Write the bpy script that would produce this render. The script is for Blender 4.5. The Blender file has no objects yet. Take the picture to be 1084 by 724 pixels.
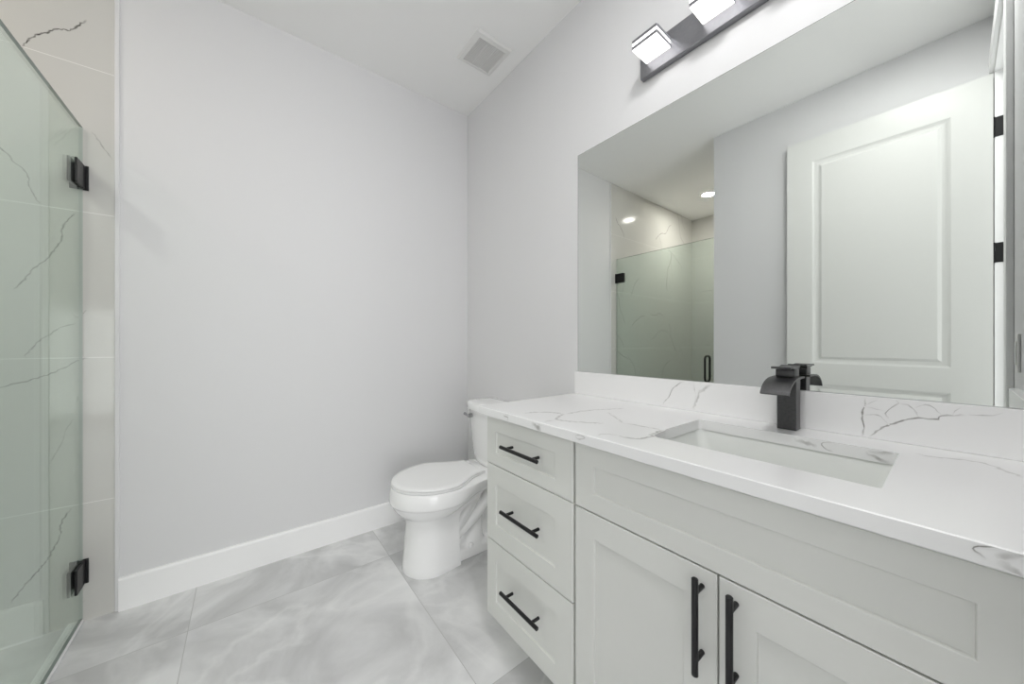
import bpy, bmesh, math, random
from mathutils import Vector, Matrix

random.seed(7)
scene = bpy.context.scene
C = scene.collection
PI = math.pi

# ------------------------------------------------------------------ camera, light, exposure
IMG_W, IMG_H = 1084, 724
FOCAL_PX, YAW, CAM_Z = 363.3, 0.6596, 1.1186
cam = bpy.data.cameras.new('camera')
cam.sensor_fit = 'HORIZONTAL'
cam.sensor_width = 36.0
cam.lens = 36.0 * FOCAL_PX / IMG_W
cam.shift_y = 0.9 / IMG_W
cam.clip_start = 0.01
cam_ob = bpy.data.objects.new('camera', cam)
C.objects.link(cam_ob)
cam_ob.location = (0, 0, CAM_Z)
cam_ob.rotation_euler = (PI / 2, 0, -YAW)
scene.camera = cam_ob

LAMP = 2.2          # vanity diffusers
DOWNLIGHT = 370.0     # shower downlight lens
CEILING_FILL = 14.0  # added fill under the ceiling (W)
ROOM_FILL = 98.0    # added fill behind the doorway (W)
scene.view_settings.view_transform = 'Standard'
scene.view_settings.look = 'None'
scene.view_settings.gamma = 1.0
scene.view_settings.use_curve_mapping = False
scene.view_settings.exposure = -0.06
scene.cycles.max_bounces = 14
scene.cycles.diffuse_bounces = 10
scene.cycles.glossy_bounces = 8
scene.cycles.transparent_max_bounces = 16
scene.cycles.caustics_reflective = False
scene.cycles.caustics_refractive = False

world = bpy.data.worlds.new('world')
scene.world = world
world.use_nodes = True
world.node_tree.nodes['Background'].inputs[0].default_value = (0.9, 0.95, 1, 1)
world.node_tree.nodes['Background'].inputs[1].default_value = 0.6

# added area light in the unseen bedroom, brightening through the doorway
al = bpy.data.lights.new('bedroom_fill_light', 'AREA')
al.shape = 'RECTANGLE'; al.size = 3.4; al.size_y = 1.5; al.energy = ROOM_FILL
al.color = (0.985, 0.99, 1.0)
alo = bpy.data.objects.new('bedroom_fill_light', al)
C.objects.link(alo)
alo.location = (0.2, -3.3, 0.85)
alo.rotation_euler = (PI / 2, 0, 0)

# added fill light with no fixture, under the ceiling just inside the doorway
bl = bpy.data.lights.new('ceiling_fill_light', 'AREA')
bl.shape = 'DISK'; bl.size = 0.26; bl.energy = CEILING_FILL
bl.color = (1.0, 0.995, 0.99)
blo = bpy.data.objects.new('ceiling_fill_light', bl)
C.objects.link(blo)
blo.location = (0.37, 0.15, 2.735)

# ------------------------------------------------------------------ sizes of the room (metres)
W, D, H = 1.2567, 2.1408, 2.743      # vanity wall x, far wall y, ceiling
XL = -0.426                          # left wall
XT = -0.4289                         # where paint ends and tile begins on the far wall
YO = 1.168                           # near side of the shower opening
XS = -2.19                           # end wall of the shower
XG = -0.52                           # shower glass
YF = -0.12                           # wall with the doorway (room face)

# ------------------------------------------------------------------ materials
def srgb(r, g, b):
    f = lambda c: ((c / 255 + 0.055) / 1.055) ** 2.4 if c > 10 else c / 255 / 12.92
    return (f(r), f(g), f(b), 1)

def new_mat(name):
    m = bpy.data.materials.new(name)
    m.use_nodes = True
    return m, m.node_tree, m.node_tree.nodes['Principled BSDF']

def N(nt, kind, **props):
    n = nt.nodes.new(kind)
    for k, v in props.items():
        setattr(n, k, v)
    return n

def plain(name, col, rough=0.5, metal=0.0, spec=0.5, bump=0.0, scale=60.0, var=0.02, coat=0.0):
    """principled with a faint procedural mottling and grain"""
    m, nt, p = new_mat(name)
    tc = N(nt, 'ShaderNodeTexCoord')
    nz = N(nt, 'ShaderNodeTexNoise')
    nz.inputs['Scale'].default_value = scale
    nz.inputs['Detail'].default_value = 4
    nt.links.new(tc.outputs['Object'], nz.inputs['Vector'])
    mix = N(nt, 'ShaderNodeMix', data_type='RGBA')
    mix.inputs[6].default_value = tuple(c * (1 - var) for c in col[:3]) + (1,)
    mix.inputs[7].default_value = tuple(min(1, c * (1 + var)) for c in col[:3]) + (1,)
    nt.links.new(nz.outputs['Fac'], mix.inputs[0])
    nt.links.new(mix.outputs[2], p.inputs['Base Color'])
    p.inputs['Roughness'].default_value = rough
    p.inputs['Metallic'].default_value = metal
    p.inputs['Specular IOR Level'].default_value = spec
    p.inputs['Coat Weight'].default_value = coat
    if bump:
        b = N(nt, 'ShaderNodeBump')
        b.inputs['Strength'].default_value = bump
        b.inputs['Distance'].default_value = 0.002
        nt.links.new(nz.outputs['Fac'], b.inputs['Height'])
        nt.links.new(b.outputs['Normal'], p.inputs['Normal'])
    return m

def veined(name, base, vein, rough, mottle=0.03, grout=None, spec=0.5):
    """pale stone: soft clouds, veins carried by the mesh attribute 'vein', optional grout courses"""
    m, nt, p = new_mat(name)
    L = nt.links.new
    tc = N(nt, 'ShaderNodeTexCoord')
    nz = N(nt, 'ShaderNodeTexNoise')
    nz.inputs['Scale'].default_value = 5
    nz.inputs['Detail'].default_value = 6
    L(tc.outputs['Object'], nz.inputs['Vector'])
    mix = N(nt, 'ShaderNodeMix', data_type='RGBA')
    mix.inputs[6].default_value = tuple(c * (1 - mottle) for c in base[:3]) + (1,)
    mix.inputs[7].default_value = tuple(min(1, c * (1 + mottle)) for c in base[:3]) + (1,)
    L(nz.outputs['Fac'], mix.inputs[0])
    col = mix.outputs[2]
    if grout:
        sep = N(nt, 'ShaderNodeSeparateXYZ')
        L(tc.outputs['Object'], sep.inputs[0])
        add = N(nt, 'ShaderNodeMath', operation='SUBTRACT'); add.inputs[1].default_value = grout[0]
        L(sep.outputs['Z'], add.inputs[0])
        pp = N(nt, 'ShaderNodeMath', operation='PINGPONG'); pp.inputs[1].default_value = grout[1] / 2
        L(add.outputs[0], pp.inputs[0])
        lt = N(nt, 'ShaderNodeMath', operation='LESS_THAN'); lt.inputs[1].default_value = 0.0013
        L(pp.outputs[0], lt.inputs[0])
        gm = N(nt, 'ShaderNodeMix', data_type='RGBA')
        L(lt.outputs[0], gm.inputs[0]); L(col, gm.inputs[6])
        gm.inputs[7].default_value = grout[2]
        col = gm.outputs[2]
    at = N(nt, 'ShaderNodeAttribute', attribute_name='vein')
    nz2 = N(nt, 'ShaderNodeTexNoise')
    nz2.inputs['Scale'].default_value = 60
    nz2.inputs['Detail'].default_value = 3
    L(tc.outputs['Object'], nz2.inputs['Vector'])
    mr = N(nt, 'ShaderNodeMapRange')
    mr.inputs[1].default_value = 0.3; mr.inputs[2].default_value = 0.65
    mr.inputs[3].default_value = 0.55; mr.inputs[4].default_value = 1.15
    L(nz2.outputs['Fac'], mr.inputs[0])
    mu = N(nt, 'ShaderNodeMath', operation='MULTIPLY', use_clamp=True)
    L(at.outputs['Fac'], mu.inputs[0]); L(mr.outputs[0], mu.inputs[1])
    vm = N(nt, 'ShaderNodeMix', data_type='RGBA')
    L(mu.outputs[0], vm.inputs[0]); L(col, vm.inputs[6])
    vm.inputs[7].default_value = vein
    L(vm.outputs[2], p.inputs['Base Color'])
    p.inputs['Roughness'].default_value = rough
    p.inputs['Specular IOR Level'].default_value = spec
    return m

def floor_material():
    m, nt, p = new_mat('grey_marble_tile')
    L = nt.links.new
    tc = N(nt, 'ShaderNodeTexCoord')
    sep = N(nt, 'ShaderNodeSeparateXYZ')
    L(tc.outputs['Object'], sep.inputs[0])
    def axis(out, origin, pitch):
        a = N(nt, 'ShaderNodeMath', operation='SUBTRACT'); a.inputs[1].default_value = origin
        L(sep.outputs[out], a.inputs[0])
        d = N(nt, 'ShaderNodeMath', operation='DIVIDE'); d.inputs[1].default_value = pitch
        L(a.outputs[0], d.inputs[0])
        fl = N(nt, 'ShaderNodeMath', operation='FLOOR'); L(d.outputs[0], fl.inputs[0])
        pp = N(nt, 'ShaderNodeMath', operation='PINGPONG'); pp.inputs[1].default_value = pitch / 2
        L(a.outputs[0], pp.inputs[0])
        lt = N(nt, 'ShaderNodeMath', operation='LESS_THAN'); lt.inputs[1].default_value = 0.0013
        L(pp.outputs[0], lt.inputs[0])
        return fl.outputs[0], lt.outputs[0]
    fx, gx = axis('X', -0.178, 0.774)
    fy, gy = axis('Y', 1.822, 0.894)
    g = N(nt, 'ShaderNodeMath', operation='MAXIMUM'); L(gx, g.inputs[0]); L(gy, g.inputs[1])
    comb = N(nt, 'ShaderNodeCombineXYZ'); L(fx, comb.inputs[0]); L(fy, comb.inputs[1])
    wn = N(nt, 'ShaderNodeTexWhiteNoise', noise_dimensions='3D'); L(comb.outputs[0], wn.inputs['Vector'])
    sc = N(nt, 'ShaderNodeVectorMath', operation='SCALE'); sc.inputs['Scale'].default_value = 7.0
    L(wn.outputs['Color'], sc.inputs[0])
    off = N(nt, 'ShaderNodeVectorMath', operation='ADD')
    L(tc.outputs['Object'], off.inputs[0]); L(sc.outputs[0], off.inputs[1])
    mp = N(nt, 'ShaderNodeMapping'); mp.inputs['Rotation'].default_value = (0, 0, 0.7)
    mp.inputs['Scale'].default_value = (1.0, 1.12, 1.0)
    L(off.outputs[0], mp.inputs[0])
    n1 = N(nt, 'ShaderNodeTexNoise'); n1.inputs['Scale'].default_value = 2.1; n1.inputs['Detail'].default_value = 6
    n1.inputs['Roughness'].default_value = 0.55; n1.inputs['Distortion'].default_value = 0.7
    L(mp.outputs[0], n1.inputs['Vector'])
    r1 = N(nt, 'ShaderNodeValToRGB')
    e = r1.color_ramp.elements
    e[0].position = 0.38; e[0].color = FLOOR_DARK
    e[1].position = 0.60; e[1].color = FLOOR_LIGHT
    L(n1.outputs['Fac'], r1.inputs[0])
    # thin pale wisps along the edges of the clouds
    n2 = N(nt, 'ShaderNodeTexNoise'); n2.inputs['Scale'].default_value = 1.6; n2.inputs['Detail'].default_value = 7
    n2.inputs['Distortion'].default_value = 0.9
    L(mp.outputs[0], n2.inputs['Vector'])
    a = N(nt, 'ShaderNodeMath', operation='SUBTRACT'); a.inputs[1].default_value = 0.5; L(n2.outputs['Fac'], a.inputs[0])
    b = N(nt, 'ShaderNodeMath', operation='ABSOLUTE'); L(a.outputs[0], b.inputs[0])
    mr = N(nt, 'ShaderNodeMapRange'); mr.inputs[1].default_value = 0; mr.inputs[2].default_value = 0.038
    mr.inputs[3].default_value = 0.75; mr.inputs[4].default_value = 0
    L(b.outputs[0], mr.inputs[0])
    mk = N(nt, 'ShaderNodeMath', operation='MULTIPLY'); L(mr.outputs[0], mk.inputs[0]); L(n1.outputs['Fac'], mk.inputs[1])
    m1 = N(nt, 'ShaderNodeMix', data_type='RGBA')
    L(mk.outputs[0], m1.inputs[0]); L(r1.outputs[0], m1.inputs[6]); m1.inputs[7].default_value = FLOOR_WISP
    m2 = N(nt, 'ShaderNodeMix', data_type='RGBA')
    L(g.outputs[0], m2.inputs[0]); L(m1.outputs[2], m2.inputs[6]); m2.inputs[7].default_value = FLOOR_GROUT
    L(m2.outputs[2], p.inputs['Base Color'])
    p.inputs['Roughness'].default_value = 0.09
    return m

def glass_material(name, tint, front=None):
    m = bpy.data.materials.new(name); m.use_nodes = True
    nt = m.node_tree; nt.nodes.clear(); L = nt.links.new
    out = N(nt, 'ShaderNodeOutputMaterial')
    tr = N(nt, 'ShaderNodeBsdfTransparent'); tr.inputs[0].default_value = tint
    gl = N(nt, 'ShaderNodeBsdfGlossy'); gl.inputs['Roughness'].default_value = 0.0
    gl.inputs[0].default_value = (0.95, 1, 0.97, 1)
    # reflectance of a thin pane (Schlick), the same from either side
    lw = N(nt, 'ShaderNodeLayerWeight'); lw.inputs[0].default_value = 0.5
    pw = N(nt, 'ShaderNodeMath', operation='POWER'); pw.inputs[1].default_value = 5.0
    L(lw.outputs['Facing'], pw.inputs[0])
    fr = N(nt, 'ShaderNodeMath', operation='MULTIPLY_ADD'); fr.inputs[1].default_value = 0.96; fr.inputs[2].default_value = 0.04
    L(pw.outputs[0], fr.inputs[0])
    mx = N(nt, 'ShaderNodeMixShader')
    L(fr.outputs[0], mx.inputs[0]); L(tr.outputs[0], mx.inputs[1]); L(gl.outputs[0], mx.inputs[2])
    L(mx.outputs[0], out.inputs[0])
    return m

def emitter(name, col, strength):
    m, nt, p = new_mat(name)
    p.inputs['Base Color'].default_value = (0.9, 0.9, 0.9, 1)
    p.inputs['Emission Color'].default_value = col
    p.inputs['Emission Strength'].default_value = strength
    return m

FLOOR_DARK = srgb(196, 196, 197)
FLOOR_LIGHT = srgb(227, 227, 228)
FLOOR_WISP = srgb(240, 240, 240)
FLOOR_GROUT = srgb(186, 186, 185)
STONE = srgb(238, 238, 238)
M = {
    'wall': plain('lilac_white_wall_paint', srgb(222, 222, 223), 0.55, bump=0.05, scale=220, var=0.006),
    'ceiling': plain('ceiling_paint', srgb(243, 243, 242), 0.8, bump=0.05, scale=220, var=0.006),
    'trim': plain('white_trim_paint', srgb(246, 246, 246), 0.35, var=0.005),
    'door': plain('white_door_paint', srgb(222, 223, 220), 0.4, var=0.005),
    'cabinet': plain('warm_grey_white_cabinet_lacquer', srgb(219, 220, 216), 0.38, var=0.006),
    'toe': plain('cabinet_shadow_board', srgb(150, 150, 147), 0.6),
    'stone': veined('white_quartz', STONE, srgb(120, 118, 112), 0.2, 0.012),
    'tile': veined('polished_marble_wall_tile', srgb(207, 206, 202), srgb(70, 68, 64), 0.085, 0.02,
                   grout=(0.474, 0.585, srgb(232, 231, 228))),
    'floor': floor_material(),
    'porcelain': plain('white_porcelain', srgb(246, 246, 246), 0.07, var=0.003, coat=0.3),
    'basin': plain('white_basin_glaze', srgb(226, 228, 225), 0.1, var=0.003),
    'seat': plain('white_seat_plastic', srgb(242, 242, 242), 0.22, var=0.003),
    'black': plain('matt_black_metal', (0.012, 0.012, 0.013, 1), 0.38, metal=0.3, var=0.1),
    'bronze': plain('brushed_black_metal', (0.10, 0.10, 0.102, 1), 0.38, metal=0.85, var=0.25, scale=150),
    'nickel': plain('dark_brushed_nickel', (0.30, 0.30, 0.318, 1), 0.36, metal=1.0, var=0.1, scale=90),
    'chrome': plain('chrome', (0.42, 0.42, 0.43, 1), 0.16, metal=1.0, var=0.02),
    'glass': glass_material('green_tinted_glass', (0.925, 0.968, 0.945, 1)),
    'glass_edge': plain('glass_edge', srgb(92, 108, 100), 0.2),
    'glass_edge_lit': plain('lit_glass_edge', srgb(168, 176, 171), 0.3),  # same glass edge, upright sides coloured paler for the light they catch
    'mirror_edge': plain('mirror_edge', srgb(98, 106, 102), 0.2),
    'lamp': emitter('lit_diffuser', (1, 0.985, 0.97, 1), LAMP),
    'downlight': emitter('lit_downlight_lens', (1, 0.955, 0.895, 1), DOWNLIGHT),
    'plastic': plain('white_plastic', srgb(226, 226, 224), 0.35, var=0.005),
    'vent_dark': plain('vent_cavity', srgb(168, 168, 166), 0.8),
    'bedroom_wall': plain('bedroom_wall_paint', srgb(222, 222, 222), 0.7, var=0.006),
}
def mirror_material():
    m, nt, p = new_mat('silvered_mirror')
    p.inputs['Base Color'].default_value = (0.735, 0.757, 0.733, 1)
    p.inputs['Metallic'].default_value = 1.0
    p.inputs['Roughness'].default_value = 0.0
    return m
M['mirror'] = mirror_material()

# ------------------------------------------------------------------ veins measured on the stone
TILE_VEINS = [
    (0.007, 0.85, [(-0.6631, 2.2249), (-0.646, 2.2667), (-0.6271, 2.2922), (-0.605, 2.3116), (-0.5825, 2.3387), (-0.5448, 2.3561), (-0.521, 2.3957), (-0.5046, 2.4173)]),
    (0.005, 0.7, [(-0.731, 1.8589), (-0.7111, 1.8361), (-0.6958, 1.8155), (-0.6804, 1.7902), (-0.661, 1.7718), (-0.6487, 1.7455), (-0.646, 1.7108), (-0.6325, 1.67), (-0.6189, 1.6466)]),
    (0.006, 0.75, [(-0.5359, 1.6352), (-0.5653, 1.5796), (-0.5699, 1.5281), (-0.591, 1.4696), (-0.6106, 1.4348), (-0.6353, 1.4), (-0.6594, 1.3528), (-0.683, 1.3136)]),
    (0.004, 0.6, [(-0.5058, 1.2517), (-0.53, 1.2194), (-0.5478, 1.2446)]),
    (0.006, 0.7, [(-0.5329, 1.1966), (-0.5372, 1.1944), (-0.5751, 1.1765), (-0.5997, 1.1497), (-0.6217, 1.1287), (-0.6394, 1.101), (-0.6588, 1.0629)]),
    (0.006, 0.7, [(-0.7327, 0.9451), (-0.7111, 0.9526), (-0.6853, 0.9649), (-0.6433, 0.9772), (-0.5997, 0.9979), (-0.5584, 1.0249), (-0.5308, 1.048), (-0.5002, 1.0587)]),
    (0.005, 0.7, [(-0.5278, 0.9107), (-0.5308, 0.8805)]),
    (0.004, 0.4, [(-0.5372, 0.8206), (-0.5563, 0.7831), (-0.5689, 0.7286), (-0.5793, 0.7007), (-0.5997, 0.649)]),
    (0.006, 0.8, [(-0.5448, 0.4662), (-0.5699, 0.4157), (-0.5739, 0.3666), (-0.5966, 0.3018), (-0.6161, 0.2642), (-0.6567, 0.2081), (-0.6699, 0.1849), (-0.6881, 0.1539)]),
    (0.004, 0.6, [(-0.5108, 0.0855), (-0.5253, 0.0663)]),
    (0.005, 0.35, [(-0.4936, 1.974), (-0.4812, 1.9548), (-0.4559, 1.9109), (-0.4367, 1.8786)]),
    (0.004, 0.2, [(-0.6647, 2.1248), (-0.6161, 2.1076)]),
    (0.004, 0.2, [(-0.5536, 1.9606), (-0.6133, 1.8793)]),
]
SPLASH_VEINS = [
    (0.0045, 0.8, [(0.1392, 0.9796), (0.1386, 0.9626), (0.1424, 0.9486), (0.1443, 0.9257), (0.1411, 0.9082), (0.1437, 0.8816)]),
    (0.0045, 0.75, [(0.1323, 0.8822), (0.1231, 0.8931), (0.114, 0.9046), (0.0991, 0.9171), (0.0918, 0.9228), (0.0762, 0.9334), (0.0679, 0.9382), (0.0516, 0.9436), (0.0371, 0.9444), (0.023, 0.9469), (0.018, 0.955), (0.0008, 0.9578), (-0.0157, 0.9622)]),
    (0.003, 0.5, [(-0.0157, 0.9622), (-0.0494, 0.967), (-0.0622, 0.9746)]),
    (0.003, 0.6, [(0.1386, 0.9604), (0.1155, 0.9791)]),
    (0.003, 0.5, [(0.1424, 0.935), (0.117, 0.9402), (0.108, 0.932), (0.0977, 0.9187)]),
    (0.003, 0.3, [(0.1402, 0.9579), (0.105, 0.9522)]),
    (0.0035, 0.6, [(0.0875, 0.9806), (0.0818, 0.9741), (0.0933, 0.9626), (0.1021, 0.9505), (0.1026, 0.9417), (0.0977, 0.933)]),
    (0.0035, 0.6, [(0.0818, 0.9728), (0.0679, 0.9718), (0.0583, 0.9616), (0.0502, 0.9454)]),
    (0.003, 0.45, [(0.0569, 0.9659), (0.041, 0.9765), (0.0306, 0.9731), (0.023, 0.963), (0.018, 0.955)]),
    (0.003, 0.6, [(-0.0087, 0.9777), (-0.0004, 0.9686), (0.0013, 0.9586)]),
    (0.004, 0.6, [(0.6709, 0.8851), (0.6642, 0.8991), (0.6491, 0.9173), (0.6359, 0.9446), (0.6246, 0.9585), (0.604, 0.9747), (0.5885, 0.9808)]),
    (0.011, 0.38, [(0.5613, 0.8841), (0.5525, 0.9082), (0.5437, 0.9305), (0.5409, 0.9459), (0.5266, 0.958), (0.5098, 0.9731), (0.4988, 0.98)]),
    (0.003, 0.5, [(0.559, 0.9789), (0.5569, 0.9623), (0.551, 0.9387)]),
    (0.003, 0.5, [(0.5613, 0.8841), (0.5554, 0.9032), (0.5519, 0.9386)]),
]
TOP_VEINS = [
    (0.014, 0.28, [(0.746, 0.8968), (0.7677, 0.8947), (0.8211, 0.8646), (0.8474, 0.8073)]),
    (0.01, 0.35, [(0.8474, 0.8073), (0.772, 0.7654), (0.784, 0.7109), (0.8408, 0.6384)]),
    (0.012, 0.25, [(0.8543, 0.8019), (0.928, 0.8008), (1.0116, 0.7757), (1.0876, 0.7373)]),
    (0.008, 0.25, [(0.7161, 0.5655), (0.7442, 0.5651), (0.7587, 0.5324)]),
    (0.01, 0.42, [(0.7587, 0.5324), (0.7649, 0.491), (0.8075, 0.4739), (0.8575, 0.4883), (0.9093, 0.4873)]),
    (0.007, 0.3, [(0.9093, 0.4873), (0.8986, 0.5274), (0.8949, 0.5745), (0.8878, 0.6019)]),
    (0.008, 0.2, [(0.7098, 0.7626), (0.7633, 0.7568)]),
    (0.008, 0.2, [(0.9877, 0.7353), (0.9172, 0.6374), (0.8878, 0.6019)]),
    (0.008, 0.25, [(1.1525, 0.0509), (1.1364, 0.0373), (1.1568, -0.0032), (1.1637, -0.032), (1.1435, -0.0493), (1.0896, -0.0754)]),
]
FRONT_VEINS = [
    (0.008, 0.5, [(0.9508, 0.8747), (0.9448, 0.8668), (0.9248, 0.8679), (0.9285, 0.8518)]),
    (0.004, 0.5, [(0.9448, 0.8735), (0.9175, 0.8758)]),
    (0.02, 0.42, [(0.8041, 0.8703), (0.7829, 0.8663), (0.7653, 0.8579), (0.7595, 0.8532)]),
    (0.006, 0.3, [(0.7829, 0.8723), (0.7538, 0.8699)]),
    (0.004, 0.35, [(0.6253, 0.87), (0.6071, 0.8739), (0.5916, 0.8697), (0.6161, 0.8622), (0.6253, 0.87)]),
    (0.0025, 0.8, [(-0.0234, 0.8595), (-0.0184, 0.8643), (-0.0136, 0.8681), (-0.0177, 0.8725), (-0.0276, 0.8766), (-0.0371, 0.8797)]),
    (0.008, 0.5, [(-0.0296, 0.865), (-0.0344, 0.8685), (-0.0484, 0.8766), (-0.0588, 0.8806)]),
    (0.01, 0.5, [(-0.031, 0.865), (-0.0384, 0.8577), (-0.0469, 0.8529), (-0.0539, 0.8499)]),
]
SINK_EDGE_VEINS = [
    (0.012, 0.4, [(0.2551, 0.8672), (0.2328, 0.8656), (0.2088, 0.8614)]),
    (0.004, 0.4, [(0.1788, 0.878), (0.1978, 0.8736), (0.2003, 0.8666), (0.1906, 0.8577), (0.1788, 0.8559)]),
    (0.012, 0.5, [(0.1268, 0.8668), (0.1112, 0.8625), (0.0991, 0.8554), (0.0834, 0.8519)]),
    (0.008, 0.4, [(0.1215, 0.8693), (0.0932, 0.875), (0.0748, 0.8771)]),
]


# ------------------------------------------------------------------ mesh helpers
def box(bm, x0, x1, y0, y1, z0, z1, bev=0.0, seg=2, mi=0):
    g = bmesh.ops.create_cube(bm, size=1)
    vs = g['verts']
    for v in vs:
        v.co = Vector(((x0 + x1) / 2 + v.co.x * (x1 - x0), (y0 + y1) / 2 + v.co.y * (y1 - y0), (z0 + z1) / 2 + v.co.z * (z1 - z0)))
    fs = set(f for v in vs for f in v.link_faces)
    for f in fs: f.material_index = mi
    if bev:
        es = list(set(e for v in vs for e in v.link_edges))
        r = bmesh.ops.bevel(bm, geom=es, offset=bev, segments=seg, affect='EDGES', profile=0.5)
        for f in r['faces']: f.material_index = mi
    return vs

def tube(bm, pts, rad, n=14, caps=True):
    """round bar along a polyline; rad may be a list"""
    pts = [Vector(p) for p in pts]
    rings = []
    ref = None
    for i, p in enumerate(pts):
        t = (pts[min(i + 1, len(pts) - 1)] - pts[max(i - 1, 0)]).normalized()
        if ref is None:
            ref = t.orthogonal().normalized()
        a = (ref - t * ref.dot(t)).normalized(); ref = a
        b = t.cross(a)
        r = rad[i] if isinstance(rad, (list, tuple)) else rad
        rings.append([bm.verts.new(p + (a * math.cos(2 * PI * k / n) + b * math.sin(2 * PI * k / n)) * r) for k in range(n)])
    for r0, r1 in zip(rings, rings[1:]):
        for k in range(n):
            bm.faces.new((r0[k], r0[(k + 1) % n], r1[(k + 1) % n], r1[k]))
    if caps:
        bm.faces.new(rings[0][::-1]); bm.faces.new(rings[-1])

def loft(bm, rings, cap0=True, cap1=True, closed=True):
    vr = [[bm.verts.new(p) for p in r] for r in rings]
    n = len(vr[0])
    for r0, r1 in zip(vr, vr[1:]):
        for k in range(n if closed else n - 1):
            bm.faces.new((r0[k], r0[(k + 1) % n], r1[(k + 1) % n], r1[k]))
    if cap0: bm.faces.new(vr[0][::-1])
    if cap1: bm.faces.new(vr[-1])
    return vr

def prism_y(bm, prof, y0, y1):
    """extrude an (x, z) outline along y"""
    loft(bm, [[(x, y0, z) for x, z in prof], [(x, y1, z) for x, z in prof]])

def world_origin(o):
    v = Vector((0, 0, 0))
    while o is not None:
        v += o.location; o = o.parent
    return v

def obj(name, bm, mat, parent=None, smooth=False, origin=None, angle=40):
    """link one mesh object; the bmesh is given in room coordinates"""
    bmesh.ops.recalc_face_normals(bm, faces=bm.faces)
    me = bpy.data.meshes.new(name)
    if parent is not None:
        base = world_origin(parent)
        loc = Vector((0, 0, 0))
        if origin is not None: loc = Vector(origin) - base
    else:
        base = Vector((0, 0, 0))
        loc = Vector(origin) if origin is not None else Vector((0, 0, 0))
    bmesh.ops.translate(bm, vec=-(base + loc), verts=bm.verts)
    bm.to_mesh(me); bm.free()
    for m in (mat if isinstance(mat, (list, tuple)) else [mat]): me.materials.append(M[m])
    if smooth:
        me.shade_smooth()
        me.set_sharp_from_angle(angle=math.radians(angle))
    o = bpy.data.objects.new(name, me)
    o.location = loc
    if parent is not None: o.parent = parent
    C.objects.link(o)
    return o

def tag(o, label, cat, group=None):
    o['label'] = label; o['category'] = cat
    if group: o['group'] = group
    return o

def thing(name, label, cat, loc, group=None):
    o = bpy.data.objects.new(name, None)
    o.empty_display_size = 0.1
    o.location = loc
    C.objects.link(o)
    return tag(o, label, cat, group)

def struct(name, bm, mat, label=None, **k):
    o = obj(name, bm, mat, **k)
    o['kind'] = 'structure'
    if label: o['label'] = label
    return o

def catmull(pts, step):
    out = []
    P = [pts[0]] + list(pts) + [pts[-1]]
    for i in range(1, len(P) - 2):
        p0, p1, p2, p3 = P[i - 1:i + 3]
        n = max(2, int((Vector(p2) - Vector(p1)).length / step))
        for k in range(n):
            t = k / n
            out.append(tuple(0.5 * (2 * b + (c - a) * t + (2 * a - 5 * b + 4 * c - d) * t * t + (3 * b - a - 3 * c + d) * t ** 3)
                             for a, b, c, d in zip(p0, p1, p2, p3)))
    out.append(tuple(pts[-1]))
    return out

def vein_layer(bm):
    return bm.verts.layers.float.get('vein') or bm.verts.layers.float.new('vein')

def add_veins(bm, veins, place, offset, lim=None, wig=0.0025, scale=1.0):
    """ribbons of the stone's own material lying on its face; the attribute 'vein' fades to 0 at both edges"""
    lay = vein_layer(bm)
    for vi, (w, s, pts) in enumerate(veins):
        rnd = random.Random(vi * 31 + int(w * 1e5))
        c = catmull([Vector((*p, 0)) for p in pts], 0.006)
        n = len(c)
        rows = []
        off = offset + 0.00004 * (vi % 7)
        for i, p in enumerate(c):
            a = Vector(c[max(i - 1, 0)]); b = Vector(c[min(i + 1, n - 1)])
            t = (b - a); t = t.normalized() if t.length > 0 else Vector((1, 0, 0))
            nrm = Vector((-t.y, t.x, 0))
            ww = w * scale * (0.55 + 0.9 * rnd.random()) * 0.5
            q = Vector(p) + nrm * rnd.uniform(-wig, wig) * min(1, w / .006)
            end = min(1.0, (i + 0.15) / 4, (n - 1 - i + 0.15) / 4)
            row = []
            for side, val in ((-1, 0), (-0.3, 1), (0.3, 1), (1, 0)):
                e = q + nrm * side * ww
                if lim:
                    e.x = min(max(e.x, lim[0]), lim[1]); e.y = min(max(e.y, lim[2]), lim[3])
                v = bm.verts.new(place(e.x, e.y, off))
                v[lay] = val * s * end
                row.append(v)
            rows.append(row)
        for r0, r1 in zip(rows, rows[1:]):
            for k in range(3):
                bm.faces.new((r0[k], r0[k + 1], r1[k + 1], r1[k]))

# ------------------------------------------------------------------ the room
T = 0.12
bm = bmesh.new(); box(bm, XS - T, W + 1.3, -3.52, D + T, -0.12, 0.0)
struct('floor', bm, 'floor')
bm = bmesh.new(); box(bm, XS - T, W + 1.3, -3.52, D + T, H, H + 0.1)
struct('ceiling', bm, 'ceiling')
bm = bmesh.new(); box(bm, XT, W + T, D, D + T, 0, H)
struct('wall_back', bm, 'wall')
bm = bmesh.new(); box(bm, W, W + T, YF - T, D, 0, H)
struct('wall_right', bm, 'wall')
bm = bmesh.new(); box(bm, XL - 0.114, XL, YF, YO, 0, H)
struct('wall_left', bm, 'wall')
DX0, DX1, DZ = -0.4, 0.42, 2.452     # doorway
bm = bmesh.new()
box(bm, XS - T, DX0 - 0.02, YF - T, YF, 0, H)
box(bm, DX1 + 0.02, W, YF - T, YF, 0, H)
box(bm, DX0 - 0.02, DX1 + 0.02, YF - T, YF, DZ + 0.02, H)
struct('wall_front', bm, 'wall')

# shower enclosure: polished marble-look tile
def tile_wall(name, bounds, veins, place, lim=None):
    bm = bmesh.new(); vein_layer(bm)
    box(bm, *bounds)
    add_veins(bm, veins, place, 0.0003, lim)
    return struct(name, bm, 'tile')

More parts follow.
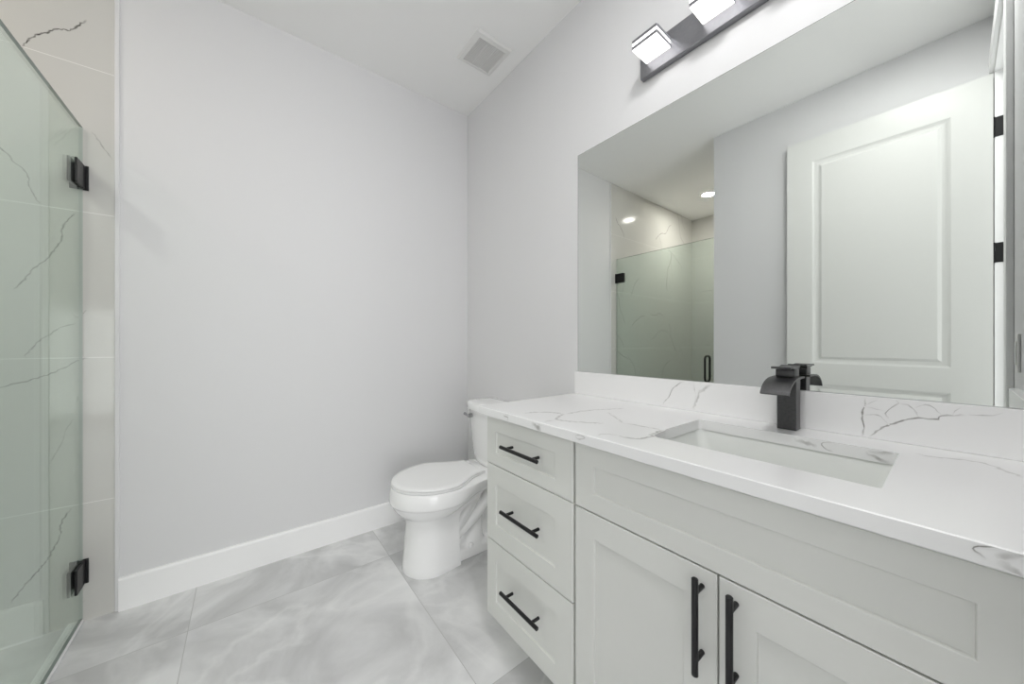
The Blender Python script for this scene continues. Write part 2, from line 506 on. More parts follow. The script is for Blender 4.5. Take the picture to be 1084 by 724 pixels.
def random_veins(seed, u0, u1, n, z0=0.1, z1=2.65):
    rnd = random.Random(seed); out = []
    for k in range(n):
        u = rnd.uniform(u0, u1); z = z0 + (z1 - z0) * (k + rnd.random()) / n
        a = rnd.uniform(0.7, 1.5); d = -1 if u > (u0 + u1) / 2 else 1
        pts = [(u, z)]
        for j in range(rnd.randint(3, 6)):
            a += rnd.uniform(-0.5, 0.5)
            l = rnd.uniform(0.05, 0.11)
            pts.append((pts[-1][0] + d * l * math.cos(a), pts[-1][1] + l * math.sin(a)))
        out.append((rnd.uniform(.004, .007), rnd.uniform(.3, .75), pts))
    return out

inside = [(w * 1.5, s * 0.9, p) for w, s, p in random_veins(8, XS + 0.1, -0.76, 18)]
tile_wall('wall_shower_back', (XS - T, XT, D, D + T, 0, H), TILE_VEINS + inside, lambda u, z, o: (u, D - o, z), (XS, XT, 0, H))
tile_wall('wall_shower_end', (XS - T, XS, YF, D, 0, H), random_veins(9, YO + 0.1, D - 0.1, 10),
          lambda u, z, o: (XS + o, u, z), (YO, D, 0, H))
tile_wall('wall_shower_near', (XS, XL - 0.114, YO - T, YO, 0, H), random_veins(12, XS + .1, -0.9, 6),
          lambda u, z, o: (u, YO + o, z), (XS, XL - .114, 0, H))
bm = bmesh.new(); box(bm, XT - 0.002, XT + 0.012, D - 0.006, D, 0, H, 0.002)
struct('trim_1', bm, 'wall', 'white edging strip where the shower tile meets the painted wall')
bm = bmesh.new(); box(bm, XG - 0.034, XG + 0.006, YO, D, 0, 0.012, 0.003)
struct('trim_2', bm, 'trim', 'low pale threshold strip under the shower glass')

# skirting
def skirting(name, path):
    bm = bmesh.new()
    prof = [(0, 0), (0.014, 0), (0.014, 0.128), (0.011, 0.1355), (0.006, 0.1373), (0, 0.1373)]
    rings = [[(x + nx * d, y + ny * d, z) for d, z in prof] for x, y, nx, ny in path]
    loft(bm, rings)
    struct(name, bm, 'trim')
skirting('baseboard_back', [(XT + 0.010, D, 0, -1), (W, D, 0, -1)])
skirting('baseboard_right', [(W, 1.09, -1, 0), (W, D - 0.014, -1, 0)])
skirting('baseboard_left', [(XL, YF + 0.015, 1, 0), (XL, YO, 1, 0)])

# doorway: frame lining, stops, casing, and the open door leaf
bm = bmesh.new()
for x0, x1 in ((DX0 - 0.02, DX0), (DX1, DX1 + 0.02)):
    box(bm, x0, x1, YF - T, YF, 0, DZ + 0.02)
box(bm, DX0, DX1, YF - T, YF, DZ, DZ + 0.02)
for x0, x1 in ((DX0, DX0 + 0.011), (DX1 - 0.011, DX1)):
    box(bm, x0, x1, YF - 0.075, YF - 0.038, 0, DZ, 0.002)
box(bm, DX0 + 0.011, DX1 - 0.011, YF - 0.075, YF - 0.038, DZ - 0.011, DZ, 0.002)
struct('trim_3', bm, 'trim', 'white door frame lining with stop')
bm = bmesh.new()
def casing(bm, x0, x1, z0, z1, side):
    box(bm, x0, x1, YF, YF + 0.015, z0, z1, 0.003)
box(bm, DX1 + 0.006, DX1 + 0.09, YF, YF + 0.016, 0, DZ + 0.09, 0.003)
box(bm, XL, DX1 + 0.006, YF, YF + 0.016, DZ + 0.006, DZ + 0.09, 0.003)
struct('trim_4', bm, 'trim', 'white casing around the doorway')

DLX0, DLX1 = -0.421, -0.386
DY0, DY1, DTOP = -0.116, 0.693, 2.437
def panel_face(bm, x, sgn, y0, y1, z0, z1, rects):
    """door face with moulded sunk panels, cut into a grid"""
    ys = sorted({y0, y1} | {r[0] for r in rects} | {r[1] for r in rects})
    zs = sorted({z0, z1} | {r[2] for r in rects} | {r[3] for r in rects})
    cache = {}
    V = lambda a, b, c: cache.setdefault((round(a, 5), round(b, 5), round(c, 5)), bm.verts.new((a, b, c))) if (round(a, 5), round(b, 5), round(c, 5)) not in cache else cache[(round(a, 5), round(b, 5), round(c, 5))]
    for a, b in zip(ys, ys[1:]):
        for c, d in zip(zs, zs[1:]):
            if any(a >= r[0] - 1e-6 and b <= r[1] + 1e-6 and c >= r[2] - 1e-6 and d <= r[3] + 1e-6 for r in rects):
                continue
            bm.faces.new((V(x, a, c), V(x, b, c), V(x, b, d), V(x, a, d)))
    for a, b, c, d in rects:
        prof = [(0, 0), (0.005, -0.002), (0.016, -0.010), (0.024, -0.012), (0.032, -0.012), (0.046, -0.005), (0.05, -0.005)]
        rings = [[(x + sgn * h, a + i, c + i), (x + sgn * h, b - i, c + i), (x + sgn * h, b - i, d - i), (x + sgn * h, a + i, d - i)] for i, h in prof]
        loft(bm, rings, cap0=False)
bm = bmesh.new()
rects = [(DY0 + 0.125, DY1 - 0.128, 0.22, 0.86), (DY0 + 0.125, DY1 - 0.128, 0.985, 2.292)]
panel_face(bm, DLX1, 1, DY0, DY1, 0.012, DTOP, rects)
panel_face(bm, DLX0, -1, DY0, DY1, 0.012, DTOP, rects)
for (a, b, c, d) in ((DY0, DY0, 0.012, DTOP), (DY1, DY1, 0.012, DTOP)):
    bm.faces.new([bm.verts.new(p) for p in ((DLX0, a, c), (DLX1, a, c), (DLX1, a, d), (DLX0, a, d))])
for z in (0.012, DTOP):
    bm.faces.new([bm.verts.new(p) for p in ((DLX0, DY0, z), (DLX1, DY0, z), (DLX1, DY1, z), (DLX0, DY1, z))])
bmesh.ops.remove_doubles(bm, verts=bm.verts, dist=1e-5)
door = struct('door_1', bm, 'door', 'tall white panelled door standing open against the left wall, seen in the mirror',
              smooth=True, angle=25, origin=(-0.403, DY0, 0.012))
for z in (2.175, 1.56, 0.28):
    bm = bmesh.new()
    box(bm, DX0 + 0.0003, DX0 + 0.003, YF - 0.036, YF + 0.002, z - 0.048, z + 0.048, 0.0008, 1)
    tube(bm, [(DX0 + 0.001, YF + 0.004, z - 0.05), (DX0 + 0.001, YF + 0.004, z + 0.05)], 0.006)
    h = obj('hinge', bm, 'black', door)

# room behind the doorway
bm = bmesh.new(); box(bm, -2.19, W + 1.3, -3.52, -3.4, 0, H); struct('wall_bedroom_far', bm, 'bedroom_wall')
bm = bmesh.new(); box(bm, XS - T, XS, -3.4, YF - T, 0, H); struct('wall_bedroom_left', bm, 'bedroom_wall')
bm = bmesh.new(); box(bm, W + 1.18, W + 1.3, -3.4, YF - T, 0, H); struct('wall_bedroom_right', bm, 'bedroom_wall')
bm = bmesh.new(); box(bm, W + T, W + 1.3, YF - T, YF, 0, H); struct('wall_bedroom_near', bm, 'bedroom_wall')

# ------------------------------------------------------------------ vanity cabinet
VY0, VY1 = -0.118, 1.086             # cabinet ends
XD = 0.7216                          # faces of drawers and doors
cab = thing('vanity_cabinet', 'white shaker vanity cabinet with black bar pulls under the quartz top', 'vanity cabinet', (1.0, 0.49, 0))
bm = bmesh.new()
pan = 0.018
XF = XD + 0.021                      # face frame front
box(bm, XF, W - 0.002, VY1 - pan, VY1, 0.106, 0.8495)                   # end panel
box(bm, XF, W - 0.002, VY0, VY0 + pan, 0.106, 0.8495)
box(bm, XF, W - 0.002, VY0 + pan, VY1 - pan, 0.106, 0.124)              # bottom
box(bm, W - 0.02, W - 0.002, VY0 + pan, VY1 - pan, 0.124, 0.8495)       # back
box(bm, XF, W - 0.02, 0.640, 0.658, 0.124, 0.8495)                      # divider
box(bm, XF, XF + 0.018, VY0 + pan, VY1 - pan, 0.8, 0.8495)              # rails
for z in (0.372, 0.655): box(bm, XF, XF + 0.018, 0.658, VY1 - pan, z, z + 0.03)
box(bm, XF, XF + 0.018, VY0 + pan, 0.64, 0.645, 0.69)
box(bm, XD, XF, VY0, -0.083, 0.106, 0.8495)                             # filler to the wall
obj('carcass', bm, 'cabinet', cab)
bm = bmesh.new()
box(bm, XF + 0.065, XF + 0.08, VY0, VY1 - 0.005, 0, 0.106)
box(bm, XF + 0.08, W - 0.002, VY1 - 0.02, VY1 - 0.005, 0, 0.106)
obj('toe_kick', bm, 'cabinet', cab)

def shaker_front(y0, y1, z0, z1, b):
    """frame-and-panel front facing -x; b = (y margin low, y margin high, z low, z high)"""
    bm = bmesh.new()
    x0, x1, dep, e = XD, XD + 0.020, 0.006, 0.0015
    o = [(y0, z0), (y1, z0), (y1, z1), (y0, z1)]
    ins = lambda k: [(y0 + k, z0 + k), (y1 - k, z0 + k), (y1 - k, z1 - k), (y0 + k, z1 - k)]
    i0 = [(y0 + b[0], z0 + b[2]), (y1 - b[1], z0 + b[2]), (y1 - b[1], z1 - b[3]), (y0 + b[0], z1 - b[3])]
    grow = lambda k: [(i0[0][0] + k, i0[0][1] + k), (i0[1][0] - k, i0[1][1] + k), (i0[2][0] - k, i0[2][1] - k), (i0[3][0] + k, i0[3][1] - k)]
    rings = [(x1, o), (x0 + e, o), (x0, ins(e)), (x0, grow(-0.001)), (x0 + 0.001, i0), (x0 + dep, grow(0.0012))]
    loft(bm, [[(x, y, z) for y, z in r] for x, r in rings])
    return bm

def pull(parent, y, z, length, vertical, spacing):
    bm = bmesh.new()
    X = XD - 0.032
    r = 0.0062
    if vertical:
        P = lambda d, x: (x, y, z + d)
    else:
        P = lambda d, x: (x, y + d, z)
    h = length / 2
    tube(bm, [P(-h, X), P(-h + 0.0012, X), P(h - 0.0012, X), P(h, X)], [r * .8, r, r, r * .8], 16)
    for s in (-spacing / 2, spacing / 2):
        tube(bm, [P(s, X + 0.003), P(s, XD)], 0.005, 12)
    return obj('handle', bm, 'black', parent, smooth=True)

DR = [(0.6715, 0.8425, 0.7545 - 0.038 / 2 + 0.0255, (0.0445, 0.0495)), (0.3905, 0.6685, 0.538, (0.064, 0.068)), (0.106, 0.3865, 0.2607, (0.064, 0.069))]
for z0, z1, hz, (mb, mt) in DR:
    d = obj('drawer', shaker_front(0.654, 1.084, z0, z1, (0.0695, 0.057, mb, mt)), 'cabinet', cab)
    pull(d, 0.861, hz, 0.19, False, 0.132)
obj('false_front', shaker_front(-0.081, 0.6442, 0.6715, 0.8425, (0.064, 0.063, 0.0495, 0.0505)), 'cabinet', cab)
for y0, y1, b, hy in ((0.2822, 0.6442, (0.0645, 0.0637, 0.064, 0.067), 0.3094), (-0.081, 0.2788, (0.0637, 0.062, 0.064, 0.067), 0.2492)):
    d = obj('door', shaker_front(y0, y1, 0.106, 0.668, b), 'cabinet', cab)
    pull(d, hy, 0.5665, 0.189, True, 0.132)

# ------------------------------------------------------------------ quartz worktop, upstands
XC0, XC1, CY0, CY1, CZ0, CZ1 = 0.6996, W - 0.0005, YF + 0.0005, 1.1104, 0.8503, 0.879
SX0, SX1, SY0, SY1 = 0.825, 1.122, 0.0735, 0.490          # sink cut-out
def rrect(x0, x1, y0, y1, r, n=5):
    out = []
    for cx, cy, a0 in ((x1 - r, y1 - r, 0), (x0 + r, y1 - r, PI / 2), (x0 + r, y0 + r, PI), (x1 - r, y0 + r, 1.5 * PI)):
        for k in range(n + 1):
            a = a0 + PI / 2 * k / n
            out.append((cx + r * math.cos(a), cy + r * math.sin(a)))
    return out
bm = bmesh.new(); vein_layer(bm)
n = 5
inner = rrect(SX0, SX1, SY0, SY1, 0.008, n)
e = 0.002
def outer_ring(i):
    a, b, c, d = XC0 + i, XC1 - i, CY0 + i, CY1 - i
    pts = []
    for (px, py) in ((b, d), (a, d), (a, c), (b, c)):
        pts += [(px, py)] * (n + 1)
    return pts
rings = [(CZ0, outer_ring(e)), (CZ0 + e, outer_ring(0)), (CZ1 - e, outer_ring(0)), (CZ1, outer_ring(e)), (CZ1, inner), (CZ0, inner), (CZ0, outer_ring(e))]
loft(bm, [[(x, y, z) for x, y in r] for z, r in rings], False, False)
bmesh.ops.remove_doubles(bm, verts=bm.verts, dist=1e-6)
bmesh.ops.dissolve_degenerate(bm, edges=bm.edges, dist=1e-6)
topv = TOP_VEINS
add_veins(bm, [(w * 1.25, min(1, s * 1.35), p) for w, s, p in topv], lambda x, y, o: (x, y, CZ1 + o), 0.0002, (XC0 + e, XC1, CY0, CY1), wig=0.004)
add_veins(bm, [(w, min(1, s * 1.5), p) for w, s, p in FRONT_VEINS], lambda y, z, o: (XC0 - o, y, z), 0.0002, (CY0, CY1 - e, CZ0 + e, CZ1 - e), wig=0.001)
add_veins(bm, [(w, min(1, s * 1.5), p) for w, s, p in SINK_EDGE_VEINS], lambda y, z, o: (SX1 - o, y, z), 0.0002, (SY0 + .008, SY1 - .008, CZ0 + .001, CZ1 - .0005), wig=0.001)
tag(obj('countertop', bm, 'stone', origin=(0.97, 0.49, CZ0)), 'white quartz countertop with grey veins and a rectangular sink cutout on the vanity', 'countertop')
bm = bmesh.new(); vein_layer(bm)
box(bm, W - 0.02, W - 0.0005, YF + 0.021, CY1, CZ1 + 0.0002, 0.9834, 0.0015)
add_veins(bm, SPLASH_VEINS, lambda y, z, o: (W - 0.02 - o, y, z), 0.0002, (YF + .022, CY1 - .002, CZ1 + .001, 0.982), wig=0.0015)
tag(obj('backsplash', bm, 'stone', origin=(W - 0.01, 0.49, CZ1)), 'low white quartz backsplash with dark grey veins below the mirror', 'backsplash')
bm = bmesh.new(); vein_layer(bm)
box(bm, XC0 + 0.004, W - 0.0005, YF + 0.0005, YF + 0.0205, CZ1 + 0.0002, 0.9834, 0.0015)
tag(obj('side_splash', bm, 'stone', origin=(0.98, YF + 0.01, CZ1)), 'short white quartz upstand on the doorway wall, seen at the right end of the mirror', 'side splash')

# ------------------------------------------------------------------ undermount sink
sink = thing('sink', 'white rectangular undermount sink set into the quartz countertop', 'sink', ((SX0 + SX1) / 2, (SY0 + SY1) / 2, 0.70))
bm = bmesh.new()
def rr(x0, x1, y0, y1, r, z): return [(x, y, z) for x, y in rrect(x0, x1, y0, y1, r, 6)]
g = -0.004
rings = [rr(SX0 - .025, SX1 + .025, SY0 - .025, SY1 + .025, .03, CZ0 - .001),
         rr(SX0 + g, SX1 - g, SY0 + g, SY1 - g, .02, CZ0 - .001),
         rr(SX0 + g + .002, SX1 - g - .002, SY0 + g + .002, SY1 - g - .002, .022, CZ0 - .006),
         rr(SX0 + .006, SX1 - .006, SY0 + .012, SY1 - .012, .03, .79),
         rr(SX0 + .016, SX1 - .016, SY0 + .03, SY1 - .03, .04, .745),
         rr(SX0 + .04, SX1 - .04, SY0 + .06, SY1 - .06, .045, .728),
         rr(SX0 + .125, SX1 - .125, SY0 + .18, SY1 - .18, .02, .722)]
loft(bm, rings, False, True)
outer = [rr(SX0 - .025, SX1 + .025, SY0 - .025, SY1 + .025, .03, CZ0 - .001),
         rr(SX0 - .025, SX1 + .025, SY0 - .025, SY1 + .025, .03, CZ0 - .014),
         rr(SX0 - .008, SX1 + .008, SY0 - .004, SY1 + .004, .04, .79),
         rr(SX0 + .02, SX1 - .02, SY0 + .045, SY1 - .045, .045, .712), rr(SX0 + .1, SX1 - .1, SY0 + .15, SY1 - .15, .02, .706)]
loft(bm, outer, False, True)
obj('basin', bm, 'basin', sink, smooth=True, angle=50)
bm = bmesh.new()
dc = ((SX0 + SX1) / 2, (SY0 + SY1) / 2)
loft(bm, [[(dc[0] + r * math.cos(a), dc[1] + r * math.sin(a), z) for a in [2 * PI * k / 24 for k in range(24)]]
          for r, z in ((.031, .7225), (.031, .7255), (.026, .7275), (.0235, .7265), (.022, .729), (.005, .7305))])
obj('drain', bm, 'black', sink, smooth=True)

# ------------------------------------------------------------------ waterfall faucet
FY = 0.2845
fa = thing('faucet', 'dark brushed waterfall faucet with a curved flat spout behind the sink', 'faucet', (1.199, FY, CZ1))
bm = bmesh.new()
box(bm, 1.1785, 1.2195, FY - .0215, FY + .0215, CZ1 + .0002, 1.022, 0.0015)
obj('body', bm, 'bronze', fa)
bm = bmesh.new()
def plate(path, th, y0, y1):
    """bent flat plate: (x, z) centre line thickened and spread along y"""
    up, lo = [], []
    for i, p in enumerate(path):
        a = Vector(path[max(i - 1, 0)]); b = Vector(path[min(i + 1, len(path) - 1)])
        t = (b - a).normalized(); nr = Vector((-t.y, t.x))
        up.append((p[0] + nr.x * th / 2, p[1] + nr.y * th / 2)); lo.append((p[0] - nr.x * th / 2, p[1] - nr.y * th / 2))
    prism_y(bm, up + lo[::-1], y0, y1)
path = [(1.221, 1.0235), (1.19, 1.0235), (1.165, 1.0225)]
for k in range(1, 11):
    a = PI / 2 * k / 10 * 0.86
    path.append((1.165 - 0.092 * math.sin(a), 1.0225 - 0.048 * (1 - math.cos(a))))
plate(path, 0.005, FY - .031, FY + .031)
obj('spout', bm, 'bronze', fa, smooth=True, angle=35)
bm = bmesh.new()
box(bm, 1.164, 1.213, FY - .0205, FY + .0205, 1.0258, 1.046, 0.001)
path = [(1.219, 1.0535), (1.205, 1.0505), (1.19, 1.049), (1.17, 1.0495), (1.152, 1.0515), (1.138, 1.0525), (1.128, 1.0515)]
plate(path, 0.005, FY - .0215, FY + .0215)
obj('lever', bm, 'bronze', fa, smooth=True, angle=35)

# ------------------------------------------------------------------ mirror
bm = bmesh.new()
my0, my1, mz0, mz1, mb = YF + 0.006, 1.1012, 0.9835, 2.0108, 0.0022
loft(bm, [[(x, y, z) for y, z in ((my0 + i, mz0 + j), (my1 - i, mz0 + j), (my1 - i, mz1 - i), (my0 + i, mz1 - i))]
          for x, i, j in ((W - 0.0005, 0, 0), (W - 0.005, 0, 0), (W - 0.006, mb, 0.0002))])
bmesh.ops.recalc_face_normals(bm, faces=bm.faces)
for f in bm.faces: f.material_index = 0 if f.calc_center_median().x < W - 0.0059 else 1
tag(obj('mirror', bm, ['mirror', 'mirror_edge'], origin=(W - 0.003, 0.49, 0.9838)), 'large frameless rectangular mirror on the wall above the backsplash', 'mirror')

# ------------------------------------------------------------------ vanity light
vl = thing('vanity_light', 'brushed metal bar light with glowing square lamps above the mirror', 'wall light', (W - 0.012, 0.475, 2.205))
bm = bmesh.new()
box(bm, W - 0.0245, W - 0.0005, 0.183, 0.762, 2.158, 2.272, 0.002)
obj('back_plate', bm, 'nickel', vl)
for k in range(3):
    yc = 0.686 - 0.2085 * k
    x0, x1 = 1.1335, 1.2315
    bm = bmesh.new()
    box(bm, x0, x1, yc - .049, yc + .049, 2.2275, 2.2385, 0.001, 1)      # top plate
    box(bm, x0, x1, yc - .049, yc + .049, 2.2055, 2.2165, 0.001, 1)      # lower band
    box(bm, x1 - 0.012, W - 0.0245, yc - .03, yc + .03, 2.207, 2.237)
    lamp = obj('lamp_head', bm, 'nickel', vl)
    bm = bmesh.new()
    box(bm, x0 + .001, x1 - .001, yc - .048, yc + .048, 2.2167, 2.2273)
    box(bm, x0 + .001, x1 - .001, yc - .048, yc + .048, 2.2010, 2.2053, 0.001, 1)
    obj('diffuser', bm, 'lamp', lamp)

# ------------------------------------------------------------------ extractor vent
vx0, vx1, vy0, vy1 = 0.946, 1.170, 1.503, 1.735
ve = thing('ceiling_vent', 'square white extractor grille on the ceiling above the toilet', 'vent', ((vx0 + vx1) / 2, (vy0 + vy1) / 2, H))
bm = bmesh.new()
ring = lambda i, z: [(vx0 + i, vy0 + i, z), (vx1 - i, vy0 + i, z), (vx1 - i, vy1 - i, z), (vx0 + i, vy1 - i, z)]
loft(bm, [ring(0, H - .0005), ring(0, H - .004), ring(.008, H - .012), ring(.026, H - .016), ring(.029, H - .014), ring(.029, H - .0008), ring(0, H - .0005)], False, False)
obj('frame', bm, 'plastic', ve, smooth=True, angle=25)
bm = bmesh.new()
i = .0291
box(bm, vx0 + i, vx1 - i, vy0 + i, vy1 - i, H - .003, H - .001, mi=1)
y = vy0 + i + .002
while y < vy1 - i - .003:
    box(bm, vx0 + i, vx1 - i, y, y + .0042, H - .0125, H - .004)
    y += .0082
for x in (0.333, 0.667):
    xx = vx0 + i + x * (vx1 - vx0 - 2 * i); box(bm, xx - .0015, xx + .0015, vy0 + i, vy1 - i, H - .0115, H - .004)
obj('grille', bm, ['plastic', 'vent_dark'], ve)

# ------------------------------------------------------------------ shower downlight
dl = thing('downlight', 'round lit recessed downlight in the shower ceiling, seen in the mirror', 'downlight', (-1.491, 1.652, H))
circ = lambda r, z, n=32: [(-1.491 + r * math.cos(2 * PI * k / n), 1.652 + r * math.sin(2 * PI * k / n), z) for k in range(n)]
bm = bmesh.new()
loft(bm, [circ(.075, H - .0004), circ(.074, H - .004), circ(.060, H - .006), circ(.058, H - .0008), circ(.075, H - .0004)], False, False)
obj('trim_ring', bm, 'plastic', dl, smooth=True)
bm = bmesh.new(); loft(bm, [circ(.0575, H - .0007), circ(.0575, H - .003)])
obj('lens', bm, 'downlight', dl)

# ------------------------------------------------------------------ shower door
sd = thing('shower_door', 'frameless green tinted glass shower door with black hinges and pull', 'shower door', (XG, 1.65, 0.012))
bm = bmesh.new()
box(bm, XG - .005, XG + .005, YO + .008, D - .007, 0.018, 1.978)
bmesh.ops.recalc_face_normals(bm, faces=bm.faces)
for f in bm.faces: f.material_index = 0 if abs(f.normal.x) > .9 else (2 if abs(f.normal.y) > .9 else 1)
obj('glass_panel', bm, ['glass', 'glass_edge', 'glass_edge_lit'], sd)
for zc in (1.779, 0.203):
    bm = bmesh.new()
    box(bm, XG - .03, XG + .02, D - .006, D - .0005, zc - .049, zc + .049, 0.001)           # wall plate
    box(bm, XG - .012, XG + .012, D - .030, D - .006, zc - .047, zc + .047, 0.002)          # knuckle
    for s in (-1, 1):
        a, b = sorted((XG + s * .0055, XG + s * .013))
        box(bm, a, b, D - .095, D - .034, zc - .047, zc + .047, 0.0015)                     # clamp plates
    obj('hinge', bm, 'black', sd)
bm = bmesh.new()
yh, r = 1.255, 0.0085
p = []
zb, zt = 0.80, 1.008
def arc(cx, cz, a0, a1, rad=.025):
    return [(cx + rad * math.cos(a0 + (a1 - a0) * k / 6), yh, cz + rad * math.sin(a0 + (a1 - a0) * k / 6)) for k in range(7)]
hx = .045
p += arc(XG + hx - .025, zt - .025, PI / 2, 0) + arc(XG + hx - .025, zb + .025, 0, -PI / 2)
p += arc(XG - hx + .025, zb + .025, -PI / 2, -PI) + arc(XG - hx + .025, zt - .025, PI, PI / 2)
p.append(p[0])
tube(bm, p, r, 12, caps=False)
bmesh.ops.remove_doubles(bm, verts=bm.verts, dist=1e-5)
obj('handle', bm, 'black', sd, smooth=True)

# ------------------------------------------------------------------ toilet
TY = 1.64
to = thing('toilet', 'white two-piece toilet with elongated closed lid beside the vanity', 'toilet', (0.9, TY, 0))
def egg(xf, xm, xb, w, wb, z, n=24, pw=2.0, flare=False):
    """outline round the bowl: elliptical front from the tip xf to the widest xm, narrowing to wb at xb"""
    half = []
    for k in range(n + 1):
        a = PI / 2 * k / n
        c, s = math.cos(a), math.sin(a)
        half.append((xm - (xm - xf) * c ** (2 / pw), w * s ** (2 / pw)))
    for k in range(1, n // 2 + 1):
        s = k / (n // 2)
        half.append((xm + (xb - xm) * s, wb + (w - wb) * ((0.5 + 0.5 * math.cos(PI * s)) if not flare else 1 - math.sin(PI / 2 * s) ** 1.5)))
    pts = [(x, TY + y, z) for x, y in half] + [(x, TY - y, z) for x, y in half[:0:-1]]
    return pts
bm = bmesh.new()
S = [  # z, xf, xm, xb, w, wb
    (0.000, .606, .74, .856, .126, .117), (0.006, .604, .74, .856, .128, .119), (0.03, .607, .74, .855, .126, .117),
    (0.10, .614, .74, .853, .120, .111), (0.18, .621, .74, .852, .114, .106), (0.235, .624, .74, .853, .113, .105),
    (0.262, .616, .745, .862, .121, .108), (0.278, .598, .75, .88, .136, .11), (0.295, .577, .76, .91, .155, .112),
    (0.315, .562, .77, .95, .172, .115), (0.333, .553, .78, .985, .182, .118), (0.341, .549, .78, .99, .187, .12),
    (0.344, .545, .78, 1.0, .192, .122), (0.352, .543, .78, 1.02, .194, .124), (0.38, .546, .785, 1.06, .194, .135), (0.405, .550, .787, 1.08, .192, .15), (0.414, .553, .788, 1.08, .189, .15), (0.417, .56, .79, 1.075, .183, .145)]
loft(bm, [egg(xf, xm, xb, w, wb, z) for z, xf, xm, xb, w, wb in S])
# rear foot, web and trapway, fused into one smooth casting
bowl_bm, bm = bm, bmesh.new()
def hull(x0, x1, w, z0, z1, r):
    box(bm, x0, x1, TY - w, TY + w, z0, z1, r, 3)
loft(bm, [[(x, TY + y, z) for x, y in rrect(.80, 1.10, -w, w, .035, 5)] for z, w in ((0, .099), (.008, .100), (.044, .093), (.052, .084))])
hull(.80, 1.10, .030, .02, .40, .02)
for s in (-1, 1):
    y = TY + s * .046
    tube(bm, [(1.02, y, .345), (.985, y + s * .006, .300), (.935, y + s * .01, .243), (.885, y + s * .01, .187), (.84, y + s * .004, .135)],
         [.024, .029, .031, .031, .028], 16)
    tube(bm, [(1.12, y, .335), (1.07, y + s * .006, .288), (1.02, y + s * .01, .235), (.96, y + s * .012, .185), (.90, y + s * .008, .145), (.85, y, .11)],
         [.027, .031, .033, .033, .03, .026], 16)
    tube(bm, [(.975, TY + s * .022, .03), (.975, TY + s * .022, .06), (.98, TY + s * .024, .09), (.99, TY + s * .024, .12), (1.0, TY + s * .022, .16), (1.01, TY + s * .02, .24)], [.074, .067, .056, .044, .036, .03], 24)
tmp_me = bpy.data.meshes.new('casting'); bmesh.ops.recalc_face_normals(bm, faces=bm.faces); bm.to_mesh(tmp_me); bm.free()
tmp = bpy.data.objects.new('casting', tmp_me); C.objects.link(tmp)
rm = tmp.modifiers.new('fuse', 'REMESH'); rm.mode = 'VOXEL'; rm.voxel_size = 0.005
sm = tmp.modifiers.new('soften', 'SMOOTH'); sm.factor = 0.5; sm.iterations = 7
dg = bpy.context.evaluated_depsgraph_get()
ev = tmp.evaluated_get(dg); em = ev.to_mesh()
bm = bowl_bm; bm.from_mesh(em)
ev.to_mesh_clear(); bpy.data.objects.remove(tmp); bpy.data.meshes.remove(tmp_me)
# tank shelf
loft(bm, [[(x, TY + y, z) for x, y in rrect(1.0, 1.235, -w, w, .05, 5)] for z, w in ((.36, .10), (.385, .125), (.405, .14), (.415, .138))])
obj('bowl', bm, 'porcelain', to, smooth=True, angle=50)
for s in (-1, 1):
    bm = bmesh.new()
    cx, cyy = 0.935, TY + s * .083
    loft(bm, [[(cx + r * math.cos(2 * PI * k / 16), cyy + r * math.sin(2 * PI * k / 16), z) for k in range(16)]
              for r, z in ((.013, .050), (.013, .058), (.010, .067), (.004, .070))])
    obj('bolt_cap', bm, 'porcelain', to, smooth=True)
bm = bmesh.new()
loft(bm, [egg(.556, .788, .985, .188, .10, .4175), egg(.553, .788, .99, .191, .102, .421), egg(.553, .788, .99, .191, .102, .4275), egg(.556, .788, .985, .188, .10, .430)])
obj('seat', bm, 'seat', to, smooth=True, angle=50)
bm = bmesh.new()
loft(bm, [egg(.560, .788, .992, .186, .104, .4315, flare=True), egg(.5535, .788, .996, .194, .107, .4345, flare=True), egg(.5535, .788, .996, .194, .107, .4385, flare=True),
          egg(.558, .788, .993, .189, .104, .4425, flare=True), egg(.58, .788, .985, .168, .085, .4445, flare=True), egg(.66, .79, .95, .09, .05, .4455)])
obj('lid', bm, 'seat', to, smooth=True, angle=60)
for s in (-1, 1):
    bm = bmesh.new()
    box(bm, .99, 1.02, TY + s * .075 - .018, TY + s * .075 + .018, .416, .437, .006, 3)
    obj('seat_hinge', bm, 'seat', to, smooth=True)
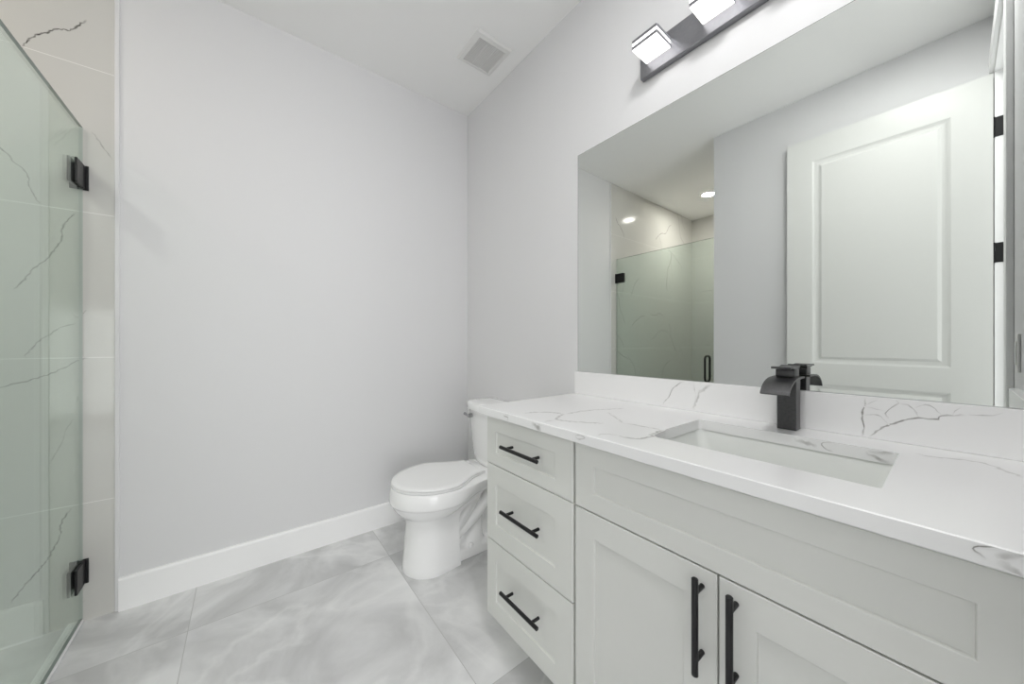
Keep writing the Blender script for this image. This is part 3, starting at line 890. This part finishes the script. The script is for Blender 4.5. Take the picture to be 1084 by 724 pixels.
def tank_ring(z, w, xf, bow, xb=W - .012, r=.03, n=10):
    """tank outline: flat back, rounded corners, bowed front"""
    pts = []
    for k in range(n + 1):                    # front from -w to +w
        t = -1 + 2 * k / n
        pts.append((xf + bow * (abs(t) ** 2.2), TY + t * (w - .006), z))
    pts += [(xf + bow + .012, TY + w, z), (xb - r, TY + w, z)]
    for k in range(1, 5):
        a = PI / 2 * k / 4; pts.append((xb - r + r * math.sin(a), TY + w - r + r * math.cos(a), z))
    for k in range(1, 5):
        a = PI / 2 * k / 4; pts.append((xb - r + r * math.cos(a), TY - w + r - r * math.sin(a), z))
    pts.append((xf + bow + .012, TY - w, z))
    return pts
bm = bmesh.new()
loft(bm, [tank_ring(.416, .150, 1.075, .035), tank_ring(.424, .160, 1.066, .036), tank_ring(.46, .168, 1.060, .036), tank_ring(.60, .182, 1.052, .036), tank_ring(.722, .192, 1.046, .036)])
obj('tank', bm, 'porcelain', to, smooth=True, angle=50)
bm = bmesh.new()
loft(bm, [tank_ring(.7225, .194, 1.044, .036), tank_ring(.727, .202, 1.036, .036, W - .008), tank_ring(.757, .203, 1.035, .036, W - .008), tank_ring(.766, .199, 1.039, .036, W - .01),
          tank_ring(.7705, .185, 1.054, .036, W - .02), tank_ring(.772, .15, 1.09, .03, W - .05)])
obj('tank_lid', bm, 'porcelain', to, smooth=True, angle=50)
bm = bmesh.new()
ly, lz, lx = TY + .112, .690, 1.050
tube(bm, [(lx + .014, ly, lz), (lx - .012, ly, lz)], .012, 16)
tube(bm, [(lx - .012, ly - .008, lz - .002), (lx - .014, ly + .02, lz + .002), (lx - .010, ly + .052, lz + .004)], [.008, .007, .009], 12)
obj('flush_lever', bm, 'chrome', to, smooth=True)

# ------------------------------------------------------------------ wall plate by the door
wp = thing('switch_plate', 'white wall plate above the side upstand, seen at the right edge of the mirror', 'wall plate', (0.665, YF, 1.085))
bm = bmesh.new(); box(bm, .63, .70, YF + .0003, YF + .006, 1.03, 1.145, .002); obj('plate', bm, 'plastic', wp)
bm = bmesh.new(); box(bm, .648, .682, YF + .006, YF + .0085, 1.052, 1.123, .001); obj('rocker', bm, 'plastic', wp)
